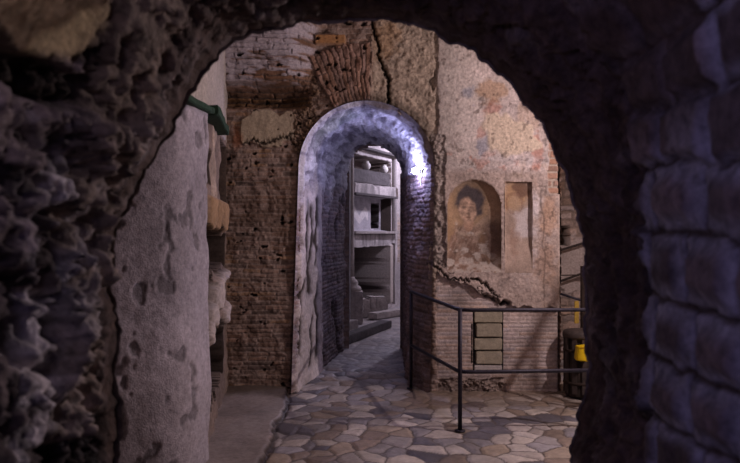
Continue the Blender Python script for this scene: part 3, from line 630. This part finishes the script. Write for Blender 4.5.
# ================================================================ FAR WALL with burial niches, running obliquely
FA = np.array([-.347, 13.5]); FD = np.array([1.069, 2.3])/2.536; FN = np.array([FD[1], -FD[0]])     # normal towards the passage
def fw(s, dz, z): return (FA[0]+FD[0]*s+FN[0]*dz, FA[1]+FD[1]*s+FN[1]*dz, z)
ss2 = lin(-1.6, 3.3, .014); zs = lin(0, 4.6, .014); Sg, Z = np.meshgrid(ss2, zs, indexing='ij')
n1 = fbm(Sg*1.7, Z*1.7, o=5, s=241); n2 = fbm(Sg*7, Z*7, o=4, s=242)
c = np.array((.50, .46, .44))*(.6+.8*n1)[..., None]*(.8+.4*n2)[..., None]; d = .04*(n1-.5)+.02*(n2-.5)
def bx(s0, s1, z0, z1, e=.015, wob=.02): 
    w = wob*(n2-.5)*2; return sm(s0-e, s0+e, Sg+w)*sm(s1+e, s1-e, Sg+w)*sm(z0-e, z0+e, Z+w)*sm(z1+e, z1-e, Z+w)
def carve(k, dep, col=None):  # dark col values paint the niches' inner shade as albedo
    global c, d
    kd = sm(.55, 1, k); d = d*(1-kd)-dep*kd
    if col is not None: c = mix(c, np.asarray(col)*(.6+.8*n2)[..., None], sm(0, .4, k))
carve(bx(.0, 2.22, 1.6, 3.30, wob=.0), .06)                           # framed recess
carve(bx(.05, 2.05, 2.62, 3.18), .55, np.array((.13, .10, .085)))       # upper loculus
k = bx(.08, 2.02, 1.66, 2.37, wob=.01); carve(k, .22, np.array((.40, .38, .40)))
d = np.where(k > .5, d+.02*(n1-.5), d)
zig = np.abs(((Sg*1.9) % 1)-.5)*2; pz = sm(.03, -.03, np.abs(Z-(1.97+.18*(zig-.5)))-.10+.06*(n2-.5)*2)*bx(.1, 1.2, 1.68, 2.3); c = mix(c, np.array((.70, .66, .64)), pz)
carve(bx(1.34, 1.76, 1.72, 2.25, wob=.01), .75, DIRT_SHADE*.3)                # dark slot
carve(bx(1.86, 2.04, 1.62, 2.38, wob=.0), .45, DIRT_SHADE*.8)
carve(bx(2.10, 2.20, 1.62, 3.26, wob=.0), .18, DIRT_SHADE*1.5)
carve(bx(-.12, 1.80, .10, 1.33), 1.3, np.array((.05, .038, .036)))       # large arcosolium opening
k = bx(1.80, 1.96, .1, 1.36, wob=.0); c = mix(c, np.array((.55, .48, .42)), k); d = np.where(k > .5, .03, d)
carve(bx(1.97, 2.12, .05, 1.38, wob=.0), .12, np.array((.14, .11, .10)))
st = sm(.45, .65, fbm(Sg*14, Z*1.2, o=3, s=243))*bx(-.2, 2.2, 1.36, 1.62); c = mix(c, c*.6, st)
st = sm(.45, .62, fbm(Sg*9, Z*1.6, o=3, s=244))*bx(0, 2.1, 2.38, 2.60); c = mix(c, c*.62, st)
k = bx(0, 2.2, 2.38, 2.60, wob=.05); d = np.where(k > .5, .05+.06*(n1-.5), d)
k = bx(2.25, 3.0, .3, 2.9); m, a, b = brick(Sg, Z, .2, .06, s=245); c = mix(c, brickcol(a, b, m, base=np.array((.42, .33, .27)), mor=np.array((.5, .45, .4))), k*sm(.45, .55, n1))
P = np.stack([FA[0]+FD[0]*Sg+FN[0]*d, FA[1]+FD[1]*Sg+FN[1]*d, Z], -1)
grid('wall_far', P, c, M['masonry'])
fz = math.atan2(FD[1], FD[0])
# thin ledges of the frame
for k, (s0, s1, zc, th) in enumerate(((-.05, 2.25, 3.31, .05), (.0, 2.1, 2.385, .05), (.0, 2.15, 1.63, .05))):
    bm = bmesh.new(); block(bm, (0, 0, 0), (s1-s0, .14, th), rough=.008, seed=k, cuts=6, bev=.006)
    o = link('trim_%d' % (k+3), bm, M['darkstone'] if k < 2 else M['stone']); o['kind'] = 'structure'; o.location = fw((s0+s1)/2, .02, zc); o.rotation_euler = (0, 0, fz)
# brown stone bench inside the upper niche and two round pale vessels on it
bm = bmesh.new(); block(bm, (0, 0, 0), (1.9, .28, .28), rough=.015, cuts=6); o = link('stone_ledge', bm, M['darkstone']); o.location = fw(1.05, -.20, 2.765); o.rotation_euler = (0, 0, fz)
props(o, 'brownish stone ledge inside the upper burial niche of the far wall', 'ledge')
for k, s_ in enumerate((.935, 1.84)):
    e = empty('stone_urn', fw(s_, -.14, 2.915), ['round pale urn on the ledge of the far upper niche, the left one', 'round pale urn on the ledge of the far upper niche, the right one'][k], 'urn', 'pale urns in the far upper niche')
    bm = bmesh.new(); lathe(bm, [(.04, 0), (.07, .02), (.095, .07), (.09, .12), (.065, .15), (.05, .165)], (0, 0, 0), 20); link('body', bm, M['white'], e, smooth=True)
    bm = bmesh.new(); lathe(bm, [(.055, .165), (.06, .178), (.04, .185)], (0, 0, 0), 20); link('rim', bm, M['white'], e, smooth=True)
# ---- column and stones in front of the far wall
px, py, _ = at(350, 0, 12.6)
e = empty('stone_column', (px, 12.6, 0), 'slender pale column on a moulded base beside the dark opening', 'column')
bm = bmesh.new(); block(bm, (0.02, 0, .29), (.42, .40, .58), rough=.02, cuts=6); link('pedestal', bm, M['stone'], e)
bm = bmesh.new(); lathe(bm, [(.20, .58), (.205, .62), (.19, .66), (.14, .69), (.15, .73), (.13, .77), (.095, .80), (.08, .84)], (0, 0, 0)); link('base', bm, M['stone'], e, smooth=True)
bm = bmesh.new(); lathe(bm, [(.078, .83)]+[(.076-.006*t, .84+t*2.2) for t in (.2, .4, .6, .8, 1.)], (0, 0, 0)); link('shaft', bm, M['stone'], e, smooth=True)
bm = bmesh.new(); lathe(bm, [(.07, 3.03), (.09, 3.06), (.12, 3.12), (.13, 3.18)], (0, 0, 0)); link('capital', bm, M['stone'], e, smooth=True)
for k, (px_, y1, Yb, w_, dz, lab) in enumerate(((362, 289, 13.45, .20, .36, 'squared pale stone block beside the moulded column base'), (370.5, 287, 13.75, .09, .38, 'middle pale stone block in the row before the dark opening'), (379.5, 291, 14.15, .20, .34, 'low pale stone block at the right end of the row before the dark opening'))):
    bm = bmesh.new(); block(bm, (0, 0, dz/2), (w_+.06, .36, dz), rough=.025, seed=k+5, cuts=5, bev=.03)
    o = link('stone_block', bm, M['stone']); o.location = ((px_-CX)*Yb/F, Yb, 0.0); o.rotation_euler = (0, 0, fz*.25); props(o, lab, 'stone', 'stone blocks before the far opening')
# long plinth in front of them
bm = bmesh.new(); block(bm, (0, 0, .07), (1.0, .22, .12), rough=.015, seed=9, cuts=6); o = link('stone_plinth', bm, M['stone']); o.location = (.34, 13.45, 0); o.rotation_euler = (0, 0, fz*.8)
props(o, 'low pale plinth running along the foot of the stone blocks', 'plinth')
# stone kerb steps behind the doorway
def bar(name, p0, p1, wd, z0, z1, m, lab, seed, side=-1):
    p0 = Vector(p0); p1 = Vector(p1); dv = p1-p0; ang = math.atan2(dv.y, dv.x)
    n = Vector((-dv.y, dv.x))/dv.length*side; mid = (p0+p1)/2+n*wd/2*(1)
    bm = bmesh.new(); block(bm, (0, 0, (z0+z1)/2), (dv.length, wd, z1-z0), rough=.012, seed=seed, cuts=7, bev=.01)
    o = link(name, bm, m); o.location = (mid.x, mid.y, 0); o.rotation_euler = (0, 0, ang); return props(o, lab, 'step', 'stone steps behind the doorway')
bar('stone_step', (at(345, 0, 10.05)[0], 10.05), (at(392, 0, 12)[0], 12.0), .22, 0, .125, M['darkstone'], 'long dark kerb step on the paving just past the doorway', 1, 1)
bar('stone_step', (-.62, 10.42), (-.19, 11.36), .5, 0, .22, M['stone'], 'short broken upper step behind the long dark kerb', 2, 1)
# dark upright slab inside the doorway on the left
bm = bmesh.new(); block(bm, (0, 0, 1.5), (.13, .9, 3.0), rough=.012, cuts=8, bev=.01); o = link('stone_jamb', bm, M['darkstone']); o.location = (at(346.5, 0, 11)[0]-.02, 11.35, 0)
props(o, 'tall dark upright stone slab inside the doorway, left edge', 'stone slab')

# ================================================================ HANDRAIL
xr0, yr0 = at(411, 0, 7.36)[0], 7.36; xp, yp = at(460, 0, 5.79)[0], 5.79
e = empty('handrail', (xp, yp, 0), 'dark iron handrail with two bars in front of the frescoed wall', 'railing')
xe = 1.97
top = bend([(xr0, yr0, 1.02), (xp, yp, 1.0), (xe, yp+.02, 1.0)], .10)
bm = tube(bmesh.new(), [rel(e, t) for t in top], .0165); link('top_rail', bm, M['iron'], e, True)
low = bend([(xr0, yr0, .455), (xp, yp, .487), (xe, yp+.02, .50)], .10)
bm = tube(bmesh.new(), [rel(e, t) for t in low], .0165); link('lower_rail', bm, M['iron'], e, True)
for (xx, yy) in ((xr0, yr0), (xp, yp), (xe, yp+.02)):
    bm = tube(bmesh.new(), [rel(e, (xx, yy, 0.0)), rel(e, (xx, yy, 1.015))], .018); link('post', bm, M['iron'], e, True)
    bm = bmesh.new(); lathe(bm, [(.045, 0), (.045, .008), (.022, .012)], rel(e, (xx, yy, 0.0))); link('foot_plate', bm, M['iron'], e, True)
# ================================================================ STAIR with sloping rail at the right (unseen behind the arch, rail shaped to cast the diagonal wall shadow)
e = empty('metal_stair', (2.4, 6.3, 0), 'steep dark metal stair with a sloping rail at the right, hidden behind the arch edge', 'stair')
hx, hy = .733, -.680; nx_, ny_ = .68, .733
def sp_(t, o_, z): return rel(e, (2.05+hx*t+nx_*o_, 6.37+hy*t+ny_*o_, z))
for k in range(7):
    bm = bmesh.new(); block(bm, (0, 0, 0), (.20, .52, .03), bev=.004)
    bm.transform(Matrix.Translation(sp_(.16+.19*k, .30, .20+.225*k)) @ Matrix.Rotation(math.atan2(hy, hx), 4, 'Z')); link('tread', bm, M['rust'], e)
for o_ in (.03, .57):
    bm = tube(bmesh.new(), [sp_(0, o_, .03), sp_(1.4, o_, 1.70)], .028, 8); link('stringer', bm, M['rust'], e)
bm = tube(bmesh.new(), [sp_(0, 0, 1.06), sp_(1.5, 0, 2.83)], .020); link('sloping_rail', bm, M['iron'], e, True)
bm = tube(bmesh.new(), [sp_(0, 0, .50), sp_(1.4, 0, 2.15)], .012); link('sloping_rail', bm, M['iron'], e, True)
for k in range(3):
    t = .0+.70*k; bm = tube(bmesh.new(), [sp_(t, 0, 0.0 if k == 0 else 1.18*t), sp_(t, 0, 1.06+1.18*t)], .016); link('post', bm, M['iron'], e, True)
# short railing and beams seen past the pier
rail_ = e = empty('landing_rail', at(558, 309, 8.1), 'short dark railing with sloping top bar above the bin', 'railing')
A = at(558, 293, 8.1); B = at(596, 305, 8.1); C1 = at(558, 309, 8.1); D = at(600, 309, 8.1); G = at(583, 0, 8.1)
bm = tube(bmesh.new(), [rel(e, A), rel(e, B)], .014); link('top_bar', bm, M['iron'], e, True)
bm = tube(bmesh.new(), [rel(e, C1), rel(e, D)], .012); link('lower_bar', bm, M['iron'], e, True)
bm = tube(bmesh.new(), [rel(e, A), rel(e, C1)], .014); link('upright', bm, M['iron'], e, True)
bm = tube(bmesh.new(), [rel(e, (G[0], 8.1, 0)), rel(e, (G[0], 8.1, 1.25))], .03); link('post', bm, M['rust'], e, True)
for k, (a, b, th, lab) in enumerate((((554, 252), (590, 241), .035, 'upper dark sloping timber below the small wall opening'), ((552, 284), (592, 270), .035, 'lower dark sloping timber meeting a thin level bar'), ((552, 275.5), (592, 274.5), .018, 'thin level dark bar above the lower sloping timber'))):
    a3 = Vector(at(*a, 8.75)); b3 = Vector(at(*b, 8.75)); dv = b3-a3
    bm = bmesh.new(); block(bm, (0, 0, 0), (dv.length, .03, th*.75), rough=.002, bev=.002)
    o = link('timber_beam', bm, M['wood']); o.location = (a3+b3)/2; o.rotation_euler = (0, -math.atan2(dv.z, dv.x), 0); props(o, lab, 'beam', 'timbers on the wall at right')
# ================================================================ BIN with yellow box
bx0 = at(563, 0, 7.0)[0]; e = empty('waste_bin', (bx0+.165, 6.99, 0), 'dark brown slatted bin standing at the right end of the brick wall', 'bin')
H = .65
for k in range(10):
    t = bmesh.new(); block(t, (0, 0, H/2+.02), (.052, .016, H-.06-(.0)), bev=.004)
    a = 2*math.pi*k/10; t.transform(Matrix.Rotation(a, 4, 'Z') @ Matrix.Translation((0, -.150, 0))); t2 = t
    o = link('slat', t2, M['binm'], e)
bm = bmesh.new(); lathe(bm, [(.135, .02), (.14, .03), (.14, .60), (.135, .60)], (0, 0, 0), 20); link('body', bm, M['wood'], e)
bm = bmesh.new(); lathe(bm, [(.165, .595), (.168, .61), (.168, .64), (.15, .665), (.06, .68), (.02, .685)], (0, 0, 0), 20); link('lid', bm, M['binm'], e, True)
for zz in (.14, .46):
    bm = bmesh.new(); lathe(bm, [(.160, zz), (.163, zz+.005), (.163, zz+.02), (.160, zz+.025)], (0, 0, 0), 24); link('band', bm, M['rust'], e, True)
px0, _, pz0 = at(582, 354, 6.78)
e = empty('yellow_box', (px0, 6.78, pz0-.07), 'bright yellow plastic box hanging on the dark bin', 'box')
bm = bmesh.new(); block(bm, (0, 0, .07), (.12, .09, .13), bev=.01, rot=Matrix.Rotation(.12, 3, 'Y')); link('body', bm, M['yellow'], e)
bm = bmesh.new(); block(bm, (0.01, 0, .145), (.13, .10, .018), bev=.006, rot=Matrix.Rotation(-.12, 3, 'Y')); link('lid', bm, M['yellow'], e)
px1, _, pz1 = at(587, 317, 7.6)
bm = bmesh.new(); block(bm, (0, 0, 0), (.05, .02, .26), bev=.004); o = link('yellow_strip', bm, mat('faded_yellow', (.42, .27, .04), rough=.6)); o.parent = rail_; o.location = rel(rail_, (px1+.02, 8.05, pz1)); o['label'] = 'faded yellow strip on the post'
# ================================================================ WALL LAMP in the door arch
lx, ly, lz = at(415, 171, 7.45)
e = empty('wall_lamp', (lx, ly, lz), 'small bright bluish-white lamp on the right side of the door arch', 'lamp')
bm = bmesh.new(); block(bm, (.056, .0, .0), (.015, .05, .05), bev=.004); link('back_plate', bm, M['plate'], e)
bm = tube(bmesh.new(), [(.045, 0, 0), (.012, 0, .0)], .012); link('neck', bm, M['plate'], e, True)
bm = bmesh.new(); bmesh.ops.create_uvsphere(bm, u_segments=20, v_segments=12, radius=.036); link('bulb', bm, M['bulb'], e, True)
bm = tube(bmesh.new(), bend([(.055, .03, -.03), (.085, .06, -.4), (.075, .08, -.9)], .05), .005, 8); link('cable', bm, M['plate'], e, True)

# ================================================================ LIGHTS
def lamp(kind, loc, power, col, size=.1, rot=None, target=None, spot=None, blend=.5):
    l = bpy.data.lights.new('lamp', kind); l.energy = power; l.color = col
    if kind == 'AREA': l.size = size
    else: l.shadow_soft_size = size
    if kind == 'SPOT': l.spot_size = math.radians(spot); l.spot_blend = blend
    o = bpy.data.objects.new('lamp', l); C.objects.link(o); o.location = loc
    if target is not None: o.rotation_euler = (Vector(target)-Vector(loc)).to_track_quat('-Z', 'Y').to_euler()
    return o
LB = (.50, .50, 1.0); LW = (1.0, .82, .87); LN = (.80, .74, 1.0)
lamp('POINT', (lx-.075, ly-.01, lz), 11, (.42, .42, 1.0), .035)
lamp('POINT', (1.94, 14.87, 3.75), 205, LN, .12)
lamp('POINT', (2.4, 11.2, 3.2), 7, LN, .12)
lamp('POINT', (3.05, 5.2, 2.6), 185, LW, .03)
lamp('AREA', (.9, 4.3, 3.8), 6, (1, .76, .82), .8, target=(.3, 7.1, 1.4))
lamp('SPOT', (-.55, .1, 2.1), 24, (.50, .42, 1.0), .10, target=(.95, 2.3, 1.25), spot=84, blend=.8)  # unseen bluish spot added to light the right-hand wall
lamp('POINT', (-.2, -.6, 2.4), 3.5, (.45, .42, 1.0), .12)  # unseen faint bluish light added behind the viewer
lamp('POINT', (-.66, 1.25, 2.40), 2.0, (.95, .76, .95), .04)  # unseen light added for grazing highlights on the upper left rock
W = bpy.data.worlds.new('world'); bpy.context.scene.world = W; W.use_nodes = True
W.node_tree.nodes['Background'].inputs[0].default_value = (.02, .018, .03, 1); W.node_tree.nodes['Background'].inputs[1].default_value = .05
# ================================================================ CAMERA
cam = bpy.data.cameras.new('camera'); co = bpy.data.objects.new('camera', cam); C.objects.link(co)
cam.sensor_width = 36; cam.lens = F/740*36; co.location = (0, 0, EYE); co.rotation_euler = (math.pi/2, 0, 0)
cam.dof.use_dof = True; cam.dof.focus_distance = 8.2; cam.dof.aperture_fstop = 2.4; cam.clip_start = .05
sc = bpy.context.scene; sc.camera = co
vs = sc.view_settings; vs.view_transform = 'Standard'; vs.look = 'None'; vs.gamma = 1; vs.exposure = 0.1; vs.use_curve_mapping = False
